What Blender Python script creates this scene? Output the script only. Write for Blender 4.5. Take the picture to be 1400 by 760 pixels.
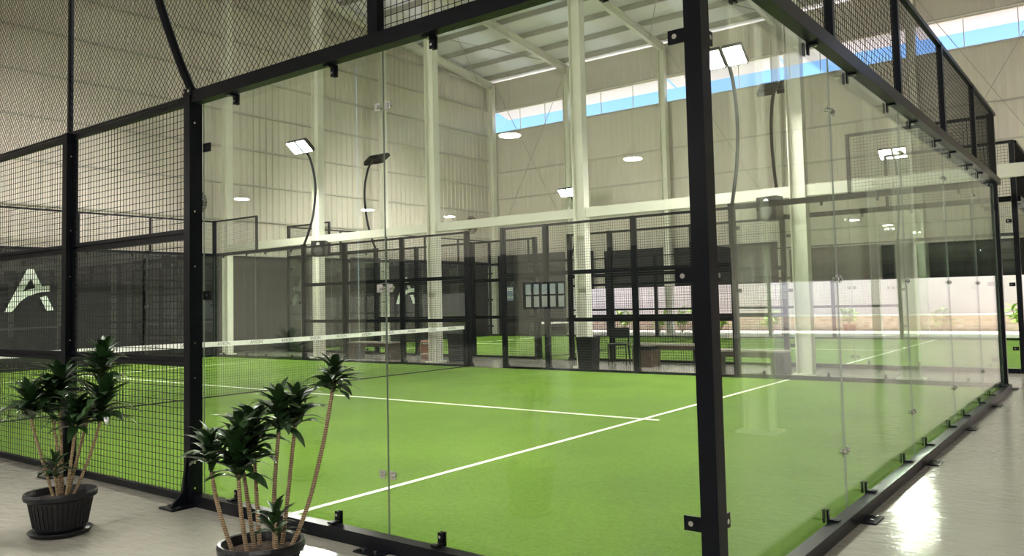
import bpy, bmesh, math, random
from mathutils import Vector, Matrix

random.seed(7)
for o in list(bpy.data.objects):
    bpy.data.objects.remove(o, do_unlink=True)
SC = bpy.context.scene
COL = SC.collection
R = math.radians

# ------------------------------------------------------------------ camera
CAM = Vector((1.4727, -3.3126, 1.394))
YAW, PITCH, ROLL = 2.2181, 0.0554, -0.0231
FPX, CXP, CYP = 1102.53, 706.9, 351.04
fwd = Vector((math.cos(YAW) * math.cos(PITCH), math.sin(YAW) * math.cos(PITCH), math.sin(PITCH)))
rgt = fwd.cross(Vector((0, 0, 1))).normalized()
upv = rgt.cross(fwd)
rgt, upv = (math.cos(ROLL) * rgt + math.sin(ROLL) * upv, -math.sin(ROLL) * rgt + math.cos(ROLL) * upv)
cd = bpy.data.cameras.new('camera')
cd.sensor_width = 36
cd.lens = FPX / 1400 * 36
cd.shift_x = -(CXP - 700) / 1400
cd.shift_y = (CYP - 380) / 1400
cd.clip_start = 0.05
cd.clip_end = 500
cam = bpy.data.objects.new('camera', cd)
COL.objects.link(cam)
cam.matrix_world = Matrix(((rgt.x, upv.x, -fwd.x, CAM.x), (rgt.y, upv.y, -fwd.y, CAM.y),
                           (rgt.z, upv.z, -fwd.z, CAM.z), (0, 0, 0, 1)))
SC.camera = cam

# ------------------------------------------------------------------ world, exposure
SKY = 0.30
SUN = 12.0
EXPO = 0.22
LAMP = 760.0
wd = bpy.data.worlds.new('sky')
SC.world = wd
wd.use_nodes = True
nt = wd.node_tree
nt.nodes.clear()
sky = nt.nodes.new('ShaderNodeTexSky')
sky.sky_type = 'NISHITA'
sky.sun_disc = False
sky.sun_elevation = R(50)
sky.sun_rotation = R(200)
sky.altitude = 0
sky.air_density = 1.0
sky.dust_density = 0.0
sky.ozone_density = 5.0
bg = nt.nodes.new('ShaderNodeBackground')
bg.inputs['Strength'].default_value = SKY
wo = nt.nodes.new('ShaderNodeOutputWorld')
tint = nt.nodes.new('ShaderNodeMix')
tint.data_type = 'RGBA'
tint.blend_type = 'MULTIPLY'
tint.inputs[0].default_value = 1.0
tint.inputs[7].default_value = (0.85, 0.90, 1.0, 1)
nt.links.new(sky.outputs[0], tint.inputs[6])
nt.links.new(tint.outputs[2], bg.inputs[0])
nt.links.new(bg.outputs[0], wo.inputs[0])
sd = bpy.data.lights.new('sun', 'SUN')
sd.energy = SUN
sd.angle = R(1.0)
sd.color = (1.0, 0.95, 0.88)
sun = bpy.data.objects.new('sun', sd)
COL.objects.link(sun)
sun.rotation_euler = Vector((0.15, -0.20, -0.97)).to_track_quat('-Z', 'Y').to_euler()
vs = SC.view_settings
vs.view_transform = 'Standard'
vs.look = 'None'
vs.gamma = 1
vs.use_curve_mapping = False
vs.exposure = EXPO
try:
    SC.cycles.transparent_max_bounces = 40
    SC.cycles.max_bounces = 10
    SC.cycles.diffuse_bounces = 5
    SC.cycles.glossy_bounces = 4
except Exception:
    pass

# ------------------------------------------------------------------ materials
MAT = {}


def principled(name, col, rough=0.5, metal=0.0, spec=0.5, noise=None, bump=None, emis=None):
    """noise = (scale, amount, detail); bump = (scale, strength, distance)"""
    m = bpy.data.materials.new(name)
    m.use_nodes = True
    t = m.node_tree
    b = t.nodes['Principled BSDF']
    b.inputs['Base Color'].default_value = (*col, 1)
    b.inputs['Roughness'].default_value = rough
    b.inputs['Metallic'].default_value = metal
    b.inputs['Specular IOR Level'].default_value = spec
    tc = t.nodes.new('ShaderNodeTexCoord')
    if noise:
        n = t.nodes.new('ShaderNodeTexNoise')
        n.inputs['Scale'].default_value = noise[0]
        n.inputs['Detail'].default_value = noise[2] if len(noise) > 2 else 4
        t.links.new(tc.outputs['Object'], n.inputs['Vector'])
        cr = t.nodes.new('ShaderNodeValToRGB')
        a = noise[1]
        cr.color_ramp.elements[0].position = 0.3
        cr.color_ramp.elements[1].position = 0.7
        cr.color_ramp.elements[0].color = (*[c * (1 - a) for c in col], 1)
        cr.color_ramp.elements[1].color = (*[min(1, c * (1 + a)) for c in col], 1)
        t.links.new(n.outputs['Fac'], cr.inputs[0])
        t.links.new(cr.outputs[0], b.inputs['Base Color'])
    if bump:
        n2 = t.nodes.new('ShaderNodeTexNoise')
        n2.inputs['Scale'].default_value = bump[0]
        n2.inputs['Detail'].default_value = 3
        t.links.new(tc.outputs['Object'], n2.inputs['Vector'])
        bp = t.nodes.new('ShaderNodeBump')
        bp.inputs['Strength'].default_value = bump[1]
        bp.inputs['Distance'].default_value = bump[2]
        t.links.new(n2.outputs['Fac'], bp.inputs['Height'])
        t.links.new(bp.outputs[0], b.inputs['Normal'])
    if emis:
        b.inputs['Emission Color'].default_value = (*emis[0], 1)
        b.inputs['Emission Strength'].default_value = emis[1]
    MAT[name] = m
    return m


principled('black_steel', (0.005, 0.006, 0.009), 0.32, 0, 0.14, noise=(6, 0.2))
principled('wire', (0.006, 0.006, 0.007), 0.5)
principled('black_net', (0.008, 0.008, 0.009), 0.7)
principled('chrome', (0.62, 0.62, 0.60), 0.22, 1.0)
principled('white_line', (0.80, 0.82, 0.72), 0.7, noise=(30, 0.08))
principled('white_tape', (0.82, 0.82, 0.80), 0.6, noise=(14, 0.06))
principled('print_grey', (0.10, 0.10, 0.11), 0.6)
principled('print_white', (0.85, 0.86, 0.84), 0.6)
principled('cream_wall', (0.645, 0.59, 0.525), 0.55, noise=(0.6, 0.07, 6))
principled('cream_steel', (0.76, 0.74, 0.66), 0.42, noise=(1.3, 0.06))
principled('purlin', (0.42, 0.40, 0.36), 0.5, noise=(1.0, 0.06))
principled('shade_cloth', (0.024, 0.021, 0.024), 0.85, noise=(3, 0.25, 6), bump=(9, 0.3, 0.02))
principled('pale_pipe', (0.70, 0.69, 0.60), 0.4)
principled('wall_rail', (0.50, 0.475, 0.42), 0.5)  # darkened colour stands in for shading along the rails
principled('awning', (0.80, 0.76, 0.82), 0.6)
principled('fan_grey', (0.10, 0.10, 0.10), 0.5)
principled('bench_brown', (0.050, 0.030, 0.022), 0.5, noise=(8, 0.3))
principled('bench_top', (0.30, 0.27, 0.24), 0.4)
principled('bin_black', (0.008, 0.009, 0.012), 0.4, 0, 0.25)
principled('barrel', (0.22, 0.075, 0.03), 0.5, noise=(6, 0.3))
principled('pot_black', (0.009, 0.009, 0.011), 0.36, 0, 0.3, noise=(20, 0.15))
principled('soil', (0.055, 0.032, 0.02), 0.95, noise=(40, 0.5), bump=(60, 0.8, 0.02))
principled('outdoor_wall', (0.88, 0.78, 0.78), 0.8, noise=(0.7, 0.08))
principled('outdoor_ground', (0.60, 0.55, 0.50), 0.9, noise=(2, 0.2))
principled('grey_kerb', (0.72, 0.72, 0.70), 0.7)
principled('lamp_lens', (1, 1, 1), 0.4, emis=((1.0, 0.965, 0.87), LAMP))
principled('pendant_lens', (1, 1, 1), 0.4, emis=((1.0, 0.97, 0.9), 700.0))
principled('poster_blue', (0.35, 0.42, 0.62), 0.5)
principled('window_glass', (0.75, 0.82, 0.9), 0.1)
principled('terracotta', (0.38, 0.13, 0.07), 0.7, noise=(12, 0.2))


def leafmat(name, c1, c2, rough=0.35):
    m = bpy.data.materials.new(name)
    m.use_nodes = True
    t = m.node_tree
    b = t.nodes['Principled BSDF']
    b.inputs['Roughness'].default_value = rough
    oi = t.nodes.new('ShaderNodeObjectInfo')
    tc = t.nodes.new('ShaderNodeTexCoord')
    n = t.nodes.new('ShaderNodeTexNoise')
    n.inputs['Scale'].default_value = 9
    t.links.new(tc.outputs['Object'], n.inputs['Vector'])
    ad = t.nodes.new('ShaderNodeMath')
    ad.operation = 'MULTIPLY_ADD'
    ad.inputs[1].default_value = 0.6
    t.links.new(oi.outputs['Random'], ad.inputs[0])
    m2 = t.nodes.new('ShaderNodeMath')
    m2.operation = 'MULTIPLY'
    m2.inputs[1].default_value = 0.5
    t.links.new(n.outputs['Fac'], m2.inputs[0])
    t.links.new(m2.outputs[0], ad.inputs[2])
    cr = t.nodes.new('ShaderNodeValToRGB')
    cr.color_ramp.elements[0].color = (*c1, 1)
    cr.color_ramp.elements[1].color = (*c2, 1)
    t.links.new(ad.outputs[0], cr.inputs[0])
    t.links.new(cr.outputs[0], b.inputs['Base Color'])
    MAT[name] = m


leafmat('dracaena_leaf', (0.006, 0.020, 0.007), (0.030, 0.075, 0.020))
leafmat('shrub_leaf', (0.10, 0.22, 0.02), (0.42, 0.60, 0.06), 0.5)


def bandmat(name, c1, c2, scale, axis, rough=0.8):
    """ringed bark / wall bands along one object axis"""
    m = bpy.data.materials.new(name)
    m.use_nodes = True
    t = m.node_tree
    b = t.nodes['Principled BSDF']
    b.inputs['Roughness'].default_value = rough
    tc = t.nodes.new('ShaderNodeTexCoord')
    w = t.nodes.new('ShaderNodeTexWave')
    w.wave_type = 'BANDS'
    w.bands_direction = axis
    w.inputs['Scale'].default_value = scale
    w.inputs['Distortion'].default_value = 2.0
    w.inputs['Detail'].default_value = 2
    w.inputs['Detail Scale'].default_value = 3
    t.links.new(tc.outputs['Object'], w.inputs['Vector'])
    cr = t.nodes.new('ShaderNodeValToRGB')
    cr.color_ramp.elements[0].color = (*c1, 1)
    cr.color_ramp.elements[1].color = (*c2, 1)
    t.links.new(w.outputs['Fac'], cr.inputs[0])
    t.links.new(cr.outputs[0], b.inputs['Base Color'])
    bp = t.nodes.new('ShaderNodeBump')
    bp.inputs['Strength'].default_value = 0.6
    bp.inputs['Distance'].default_value = 0.004
    t.links.new(w.outputs['Fac'], bp.inputs['Height'])
    t.links.new(bp.outputs[0], b.inputs['Normal'])
    MAT[name] = m


bandmat('cane_bark', (0.17, 0.11, 0.06), (0.44, 0.33, 0.20), 30, 'Z')


def brickmat():
    m = bpy.data.materials.new('far_brick')
    m.use_nodes = True
    t = m.node_tree
    b = t.nodes['Principled BSDF']
    b.inputs['Roughness'].default_value = 0.9
    tc = t.nodes.new('ShaderNodeTexCoord')
    mp = t.nodes.new('ShaderNodeMapping')
    mp.inputs['Rotation'].default_value = (R(90), 0, 0)
    t.links.new(tc.outputs['Object'], mp.inputs['Vector'])
    br = t.nodes.new('ShaderNodeTexBrick')
    br.inputs['Color1'].default_value = (0.60, 0.40, 0.32, 1)
    br.inputs['Color2'].default_value = (0.70, 0.54, 0.46, 1)
    br.inputs['Mortar'].default_value = (0.6, 0.52, 0.45, 1)
    br.inputs['Scale'].default_value = 2.2
    t.links.new(mp.outputs[0], br.inputs['Vector'])
    t.links.new(br.outputs['Color'], b.inputs['Base Color'])
    MAT['far_brick'] = m


brickmat()


def turfmat():
    m = bpy.data.materials.new('turf')
    m.use_nodes = True
    t = m.node_tree
    b = t.nodes['Principled BSDF']
    b.inputs['Roughness'].default_value = 0.85
    b.inputs['Specular IOR Level'].default_value = 0.25
    tc = t.nodes.new('ShaderNodeTexCoord')
    n1 = t.nodes.new('ShaderNodeTexNoise')
    n1.inputs['Scale'].default_value = 0.7
    n1.inputs['Detail'].default_value = 5
    n2 = t.nodes.new('ShaderNodeTexNoise')
    n2.inputs['Scale'].default_value = 42
    n2.inputs['Detail'].default_value = 6
    n2.inputs['Roughness'].default_value = 0.8
    t.links.new(tc.outputs['Object'], n1.inputs['Vector'])
    t.links.new(tc.outputs['Object'], n2.inputs['Vector'])
    mx = t.nodes.new('ShaderNodeMath')
    mx.operation = 'MULTIPLY_ADD'
    mx.inputs[1].default_value = 0.35
    t.links.new(n1.outputs['Fac'], mx.inputs[0])
    ml = t.nodes.new('ShaderNodeMath')
    ml.operation = 'MULTIPLY'
    ml.inputs[1].default_value = 0.65
    t.links.new(n2.outputs['Fac'], ml.inputs[0])
    t.links.new(ml.outputs[0], mx.inputs[2])
    cr = t.nodes.new('ShaderNodeValToRGB')
    cr.color_ramp.elements[0].position = 0.36
    cr.color_ramp.elements[1].position = 0.64
    cr.color_ramp.elements[0].color = (0.062, 0.132, 0.006, 1)
    cr.color_ramp.elements[1].color = (0.140, 0.250, 0.017, 1)
    t.links.new(mx.outputs[0], cr.inputs[0])
    t.links.new(cr.outputs[0], b.inputs['Base Color'])
    bp = t.nodes.new('ShaderNodeBump')
    bp.inputs['Strength'].default_value = 0.7
    bp.inputs['Distance'].default_value = 0.01
    t.links.new(n2.outputs['Fac'], bp.inputs['Height'])
    t.links.new(bp.outputs[0], b.inputs['Normal'])
    MAT['turf'] = m


turfmat()


def floormat():
    m = bpy.data.materials.new('epoxy_floor')
    m.use_nodes = True
    t = m.node_tree
    b = t.nodes['Principled BSDF']
    tc = t.nodes.new('ShaderNodeTexCoord')
    n1 = t.nodes.new('ShaderNodeTexNoise')
    n1.inputs['Scale'].default_value = 0.8
    n1.inputs['Detail'].default_value = 7
    t.links.new(tc.outputs['Object'], n1.inputs['Vector'])
    cr = t.nodes.new('ShaderNodeValToRGB')
    cr.color_ramp.elements[0].position = 0.3
    cr.color_ramp.elements[1].position = 0.7
    cr.color_ramp.elements[0].color = (0.35, 0.335, 0.30, 1)
    cr.color_ramp.elements[1].color = (0.425, 0.41, 0.37, 1)
    t.links.new(n1.outputs['Fac'], cr.inputs[0])
    t.links.new(cr.outputs[0], b.inputs['Base Color'])
    n3 = t.nodes.new('ShaderNodeTexNoise')
    n3.inputs['Scale'].default_value = 2.5
    t.links.new(tc.outputs['Object'], n3.inputs['Vector'])
    mr = t.nodes.new('ShaderNodeMapRange')
    mr.inputs['To Min'].default_value = 0.04
    mr.inputs['To Max'].default_value = 0.13
    t.links.new(n3.outputs['Fac'], mr.inputs['Value'])
    t.links.new(mr.outputs[0], b.inputs['Roughness'])
    n2 = t.nodes.new('ShaderNodeTexNoise')
    n2.inputs['Scale'].default_value = 1.0
    n2.inputs['Detail'].default_value = 4
    mpf = t.nodes.new('ShaderNodeMapping')
    mpf.inputs['Scale'].default_value = (7, 17, 1)
    mpf.inputs['Rotation'].default_value = (0, 0, R(12))
    t.links.new(tc.outputs['Object'], mpf.inputs['Vector'])
    t.links.new(mpf.outputs[0], n2.inputs['Vector'])
    bp = t.nodes.new('ShaderNodeBump')
    bp.inputs['Strength'].default_value = 0.6
    bp.inputs['Distance'].default_value = 0.012
    t.links.new(n2.outputs['Fac'], bp.inputs['Height'])
    t.links.new(bp.outputs[0], b.inputs['Normal'])
    MAT['epoxy_floor'] = m


floormat()


def glassmat():
    m = bpy.data.materials.new('court_glass')
    m.use_nodes = True
    t = m.node_tree
    t.nodes.clear()
    out = t.nodes.new('ShaderNodeOutputMaterial')
    tr = t.nodes.new('ShaderNodeBsdfTransparent')
    tr.inputs[0].default_value = (0.955, 0.985, 0.955, 1)
    gl = t.nodes.new('ShaderNodeBsdfGlossy')
    gl.inputs['Roughness'].default_value = 0.0
    gl.inputs['Color'].default_value = (0.95, 1.0, 0.95, 1)
    ge = t.nodes.new('ShaderNodeNewGeometry')
    mr = t.nodes.new('ShaderNodeMapRange')
    mr.inputs['To Min'].default_value = 1.5
    mr.inputs['To Max'].default_value = 1 / 1.5
    t.links.new(ge.outputs['Backfacing'], mr.inputs['Value'])
    fr = t.nodes.new('ShaderNodeFresnel')
    t.links.new(mr.outputs[0], fr.inputs['IOR'])
    mx = t.nodes.new('ShaderNodeMixShader')
    t.links.new(fr.outputs[0], mx.inputs[0])
    t.links.new(tr.outputs[0], mx.inputs[1])
    t.links.new(gl.outputs[0], mx.inputs[2])
    t.links.new(mx.outputs[0], out.inputs[0])
    MAT['court_glass'] = m


glassmat()


def skymat(name, dcol, tcol, fac):
    m = bpy.data.materials.new(name)
    m.use_nodes = True
    t = m.node_tree
    t.nodes.clear()
    out = t.nodes.new('ShaderNodeOutputMaterial')
    tr = t.nodes.new('ShaderNodeBsdfTranslucent')
    tr.inputs[0].default_value = (*tcol, 1)
    df = t.nodes.new('ShaderNodeBsdfDiffuse')
    df.inputs[0].default_value = (*dcol, 1)
    mx = t.nodes.new('ShaderNodeMixShader')
    mx.inputs[0].default_value = 1 - fac
    t.links.new(tr.outputs[0], mx.inputs[1])
    t.links.new(df.outputs[0], mx.inputs[2])
    t.links.new(mx.outputs[0], out.inputs[0])
    MAT[name] = m


skymat('skylight', (0.8, 0.78, 0.76), (0.85, 0.85, 0.87), 0.17)
skymat('roof_sheet', (0.80, 0.77, 0.74), (0.85, 0.84, 0.86), 0.10)  # slight translucency added so sunlight lifts the roof and upper walls
principled('glass_edge', (0.20, 0.23, 0.21), 0.12, 0.0, 0.9)


# ------------------------------------------------------------------ mesh helpers
class MB:
    def __init__(s):
        s.v, s.f, s.m = [], [], []
        s.mi = 0

    def face(s, idx):
        s.f.append(idx)
        s.m.append(s.mi)

    def box(s, x0, x1, y0, y1, z0, z1):
        b = len(s.v)
        s.v += [(x, y, z) for z in (z0, z1) for y in (y0, y1) for x in (x0, x1)]
        for q in ((0, 2, 3, 1), (4, 5, 7, 6), (0, 1, 5, 4), (2, 6, 7, 3), (0, 4, 6, 2), (1, 3, 7, 5)):
            s.face([b + i for i in q])
        return s

    def tube(s, pts, r, n=8, cap=True):
        pts = [Vector(p) for p in pts]
        rs = r if isinstance(r, (list, tuple)) else [r] * len(pts)
        b = len(s.v)
        prev = None
        for i, p in enumerate(pts):
            t = (pts[min(i + 1, len(pts) - 1)] - pts[max(i - 1, 0)]).normalized()
            if prev is None:
                ref = Vector((0, 0, 1)) if abs(t.z) < 0.9 else Vector((1, 0, 0))
                u = t.cross(ref).normalized()
            else:
                u = (prev - t * prev.dot(t)).normalized()
            prev = u
            w = t.cross(u)
            for k in range(n):
                a = 2 * math.pi * k / n
                s.v.append(tuple(p + (u * math.cos(a) + w * math.sin(a)) * rs[i]))
        for i in range(len(pts) - 1):
            for k in range(n):
                a, c = b + i * n + k, b + i * n + (k + 1) % n
                s.face([a, c, c + n, a + n])
        if cap:
            s.face([b + k for k in range(n)][::-1])
            e = b + (len(pts) - 1) * n
            s.face([e + k for k in range(n)])
        return s

    def wire(s, a, c, r):
        return s.tube([a, c], r, 3, False)

    def lathe(s, prof, n=24, sx=1, sy=1, c=(0, 0, 0), rib=0):
        b = len(s.v)
        for (r, z) in prof:
            for k in range(n):
                a = 2 * math.pi * k / n
                rr = r * (1 + (rib if k % 2 else 0))
                s.v.append((c[0] + rr * sx * math.cos(a), c[1] + rr * sy * math.sin(a), c[2] + z))
        for i in range(len(prof) - 1):
            for k in range(n):
                a, d = b + i * n + k, b + i * n + (k + 1) % n
                s.face([a, d, d + n, a + n])
        if prof[0][0] > 1e-6:
            s.face([b + k for k in range(n)][::-1])
        e = b + (len(prof) - 1) * n
        s.face([e + k for k in range(n)])
        return s

    def poly(s, pts, thick=None):
        """planar polygon, optionally extruded by vector thick"""
        b = len(s.v)
        n = len(pts)
        s.v += [tuple(p) for p in pts]
        s.face([b + i for i in range(n)])
        if thick:
            t = Vector(thick)
            s.v += [tuple(Vector(p) + t) for p in pts]
            s.face([b + n + i for i in range(n)][::-1])
            for i in range(n):
                j = (i + 1) % n
                s.face([b + j, b + i, b + n + i, b + n + j])
        return s

    def mesh(s, name, mats):
        me = bpy.data.meshes.new(name)
        me.from_pydata(s.v, [], s.f)
        if isinstance(mats, str):
            mats = [mats]
        for m in mats:
            me.materials.append(MAT[m])
        if len(mats) > 1:
            me.polygons.foreach_set('material_index', s.m)
        bm = bmesh.new()
        bm.from_mesh(me)
        bmesh.ops.recalc_face_normals(bm, faces=bm.faces)
        bm.to_mesh(me)
        bm.free()
        me.update()
        return me

    def build(s, name, mats, parent=None, mtx=None, smooth=False, kind=None):
        me = s.mesh(name, mats)
        if smooth:
            me.polygons.foreach_set('use_smooth', [True] * len(me.polygons))
        return add(name, me, parent, mtx, kind)


def add(name, me, parent=None, mtx=None, kind=None):
    o = bpy.data.objects.new(name, me)
    COL.objects.link(o)
    if parent:
        o.parent = parent
    if mtx is not None:
        o.matrix_local = mtx
    if kind:
        o['kind'] = kind
    return o


def tag(o, label, cat, group=None, kind=None):
    o['label'] = label
    o['category'] = cat
    if group:
        o['group'] = group
    if kind:
        o['kind'] = kind
    return o


def thing(name, label, cat, loc=(0, 0, 0), rz=0, group=None):
    o = bpy.data.objects.new(name, None)
    COL.objects.link(o)
    o.empty_display_size = 0.2
    o.location = loc
    o.rotation_euler = (0, 0, rz)
    return tag(o, label, cat, group)


def copy_tree(o, parent=None):
    c = o.copy()
    COL.objects.link(c)
    c.parent = parent
    for ch in list(o.children):
        copy_tree(ch, c)
    return c


def struct(name, label, me=None):
    o = bpy.data.objects.new(name, me)
    COL.objects.link(o)
    o['kind'] = 'structure'
    o['label'] = label
    return o


def T(x, y, z, rz=0):
    return Matrix.Translation((x, y, z)) @ Matrix.Rotation(rz, 4, 'Z')


# ------------------------------------------------------------------ building shell
XL, XR = -21.25, 9.0          # left wall, right wall
YB, YF = 25.0, -17.0          # window wall, front wall
YR = 4.0                      # ridge
ZE = 11.45
SLOPE = 0.123


def roofz(y):
    return ZE + SLOPE * (YB - y if y >= YR else y - YF)


WIN0, WIN1 = 9.02, 9.95       # clerestory strip
OPEN0, OPEN1 = 0.07, 1.86     # low opening to the yard
XO = -17.1                    # the low opening starts here

floor = struct('floor', 'glossy grey epoxy concrete floor of the sports hall',
               MB().box(XL - 0.3, XR + 0.3, YF - 0.3, YB + 0.3, -0.15, 0).mesh('floor', 'epoxy_floor'))

wl = struct('wall_left', 'tall cream corrugated gable wall with horizontal rails',
            MB().poly([(XL - 0.06, YF, 0), (XL - 0.06, YB, 0), (XL - 0.06, YB, roofz(YB)), (XL - 0.06, YR, roofz(YR)),
                       (XL - 0.06, YF, roofz(YF))], (-0.12, 0, 0)).mesh('wall_left', 'cream_wall'))
wb = struct('wall_back', 'tall cream corrugated wall with a clerestory window strip',
            MB().box(XL, XR, YB + 0.06, YB + 0.18, WIN1, ZE - 0.13)
            .box(XL, XR, YB + 0.06, YB + 0.18, OPEN1, WIN0)
            .box(XL, XO, YB + 0.06, YB + 0.18, 0, OPEN1)
            .mesh('wall_back', 'cream_wall'))
WX0, WX1, WZ0, WZ1 = -13.7, -12.1, 1.15, 1.98
wf = struct('wall_front', 'cream wall behind the viewpoint with a paned window',
            MB().box(XL, WX0, YF - 0.15, YF, 0, ZE).box(WX1, XR, YF - 0.15, YF, 0, ZE)
            .box(WX0, WX1, YF - 0.15, YF, 0, WZ0).box(WX0, WX1, YF - 0.15, YF, WZ1, ZE).mesh('wall_front', 'cream_wall'))
wr = struct('wall_right', 'cream end wall beyond the walkway',
            MB().poly([(XR, YF, 0), (XR, YB, 0), (XR, YB, roofz(YB)), (XR, YR, roofz(YR)), (XR, YF, roofz(YF))],
                      (0.12, 0, 0)).mesh('wall_right', 'cream_wall'))
w1 = struct('window_1', 'dark framed paned window in the front wall', None)
wm = MB()
wm.box(WX0, WX1, YF - 0.1, YF - 0.02, WZ0, WZ0 + 0.06).box(WX0, WX1, YF - 0.1, YF - 0.02, WZ1 - 0.06, WZ1)
for i in range(6):
    x = WX0 + (WX1 - WX0 - 0.05) * i / 5
    wm.box(x, x + 0.05, YF - 0.1, YF - 0.02, WZ0, WZ1)
wm.box(WX0, WX1, YF - 0.1, YF - 0.02, 1.55, 1.60)
wm.build('window_frame', 'black_steel', w1)


def sheet(w, h, ribs=4, d=0.026):
    """one ribbed cladding sheet: local x along the wall, y out of the wall, z up"""
    m = MB()
    p = w / ribs
    prof = []
    for i in range(ribs):
        prof += [(i * p, 0), (i * p + p * 0.56, 0), (i * p + p * 0.66, d), (i * p + p * 0.90, d)]
    prof.append((w, 0))
    n = len(prof)
    m.v = [(x, y, 0) for x, y in prof] + [(x, y, h if not callable(h) else h(x)) for x, y in prof]
    for i in range(n - 1):
        m.face([i, i + 1, i + 1 + n, i + n])
    return m


# left wall sheets, 1 m each
nY = int(YB - YF)
for i in range(nY):
    y0 = YF + i
    # sheet x axis -> -Y so that its y axis points to +X
    me = sheet(1.0, lambda x, y0=y0: roofz(y0 + 1 - x) - 0.01).mesh('cladding_sheet', 'cream_wall')
    add('cladding_sheet', me, wl, T(XL - 0.05, y0 + 1, 0, R(-90)))
# back wall sheets: sheet x axis -> -X ... y axis points to -Y
def strip(x0, x1, z0, z1):
    n = max(1, round(x1 - x0))
    w = (x1 - x0) / n
    me = sheet(w, z1 - z0, 4, 0.010).mesh('cladding_sheet', 'cream_wall')
    for i in range(n):
        add('cladding_sheet', me, wb, T(x0 + (i + 1) * w, YB + 0.05, z0, R(180)))


strip(XL, XR, WIN1, ZE - 0.12)
strip(XL, XO, 0, WIN0)
strip(XO, XR, OPEN1, WIN0)
MB().box(XO, XR, YB + 0.0, YB + 0.2, 0, OPEN0).build('opening_kerb', 'grey_kerb', wb)
# horizontal wall rails (girts)
for k in range(-1, 8):
    z = 4.19 + 1.165 * k
    yy0, yy1 = YF + 0.1, YB - 0.05
    if z > ZE:
        d = (z - ZE) / SLOPE + 0.5
        yy0, yy1 = YF + d, YB - d
    if yy1 - yy0 > 1:
        MB().box(XL, XL + 0.09, yy0, yy1, z, z + 0.05).build('wall_rail', 'wall_rail', wl)
for z in (3.6, 4.75, 5.95, 7.15, 8.95, 10.0):
    MB().box(XL + 0.1, XR - 0.05, YB - 0.06, YB, z, z + 0.05).build('wall_rail', 'wall_rail', wb)

XRAF = [-21.0, -16.95, -12.5, -8.1, -3.7, 0.7, 5.1]
# roof with purlins and rafters
ceil = struct('ceiling', 'pale pitched sheet roof on steel purlins and rafters', None)
for (ya, yb) in ((YR, YB + 0.4), (YF - 0.4, YR)):
    za, zb = (roofz(YR), ZE - SLOPE * 0.4) if ya == YR else (ZE - SLOPE * 0.4, roofz(YR))
    cuts = [XL - 0.3]
    for i in range(6):
        xm = (XRAF[i] + XRAF[i + 1]) / 2
        cuts += [xm - 0.7, xm + 0.7]
    cuts.append(XR + 0.3)
    for i in range(len(cuts) - 1):
        sk = i % 2 == 1
        MB().poly([(cuts[i], ya, za), (cuts[i + 1], ya, za), (cuts[i + 1], yb, zb), (cuts[i], yb, zb)], (0, 0, 0.02)) \
            .build('skylight_sheet' if sk else 'roof_sheet', 'skylight' if sk else 'roof_sheet', ceil)
for i in range(15):
    y = YB - 0.5 - 1.4 * i
    for yy in (y, YF + YB - y):
        z = roofz(yy)
        MB().box(XL + 0.05, XR, yy - 0.04, yy + 0.04, z - 0.20, z - 0.005).build('purlin', 'purlin', ceil)


def ibeam(L, d=0.3, w=0.18, t=0.02):
    """I section along local z: flanges face local +-x"""
    m = MB()
    m.box(-d / 2, -d / 2 + t, -w / 2, w / 2, 0, L).box(d / 2 - t, d / 2, -w / 2, w / 2, 0, L)
    m.box(-d / 2 + t, d / 2 - t, -t / 2, t / 2, 0, L)
    return m


def rafter_mesh(y0, y1, d=0.32, w=0.16):
    m = MB()
    off = 0.2
    def ring(y):
        z = roofz(y) - off
        return z
    za, zb = ring(y0), ring(y1)
    for (lo, hi, hw) in ((0, 0.025, w / 2), (0.025, d - 0.025, 0.012), (d - 0.025, d, w / 2)):
        b = len(m.v)
        for (y, z) in ((y0, za), (y1, zb)):
            m.v += [(-hw, y, z - hi), (hw, y, z - hi), (hw, y, z - lo), (-hw, y, z - lo)]
        for q in ((0, 1, 2, 3), (7, 6, 5, 4), (0, 4, 5, 1), (1, 5, 6, 2), (2, 6, 7, 3), (3, 7, 4, 0)):
            m.face([b + i for i in q])
    return m


ra = rafter_mesh(YR, YB - 0.15).mesh('rafter', 'cream_steel')
rb = rafter_mesh(YF + 0.05, YR).mesh('rafter', 'cream_steel')
for x in XRAF:
    add('rafter', ra, ceil, T(x, 0, 0))
    add('rafter', rb, ceil, T(x, 0, 0))
# roof and wall bracing rods
for (a, c) in (((-21.0, 23.8), (-16.95, 16.8)), ((-16.95, 23.8), (-21.0, 16.8)),
               ((-12.5, 23.8), (-8.1, 16.8)), ((-8.1, 23.8), (-12.5, 16.8))):
    MB().tube([(a[0], a[1], roofz(a[1]) - 0.4), (c[0], c[1], roofz(c[1]) - 0.4)], 0.014, 6).build('brace_rod', 'purlin', ceil)
for (a, c) in (((-20.8, 11.0), (-17.1, 4.2)), ((-17.1, 11.0), (-20.8, 4.2)), ((-12.3, 11.0), (-8.3, 4.2)),
               ((-3.6, 11.0), (0.5, 4.2)), ((0.5, 11.0), (-3.6, 4.2))):
    MB().tube([(a[0], YB - 0.12, a[1]), (c[0], YB - 0.12, c[1])], 0.012, 6).build('brace_rod', 'purlin', wb)

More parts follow.
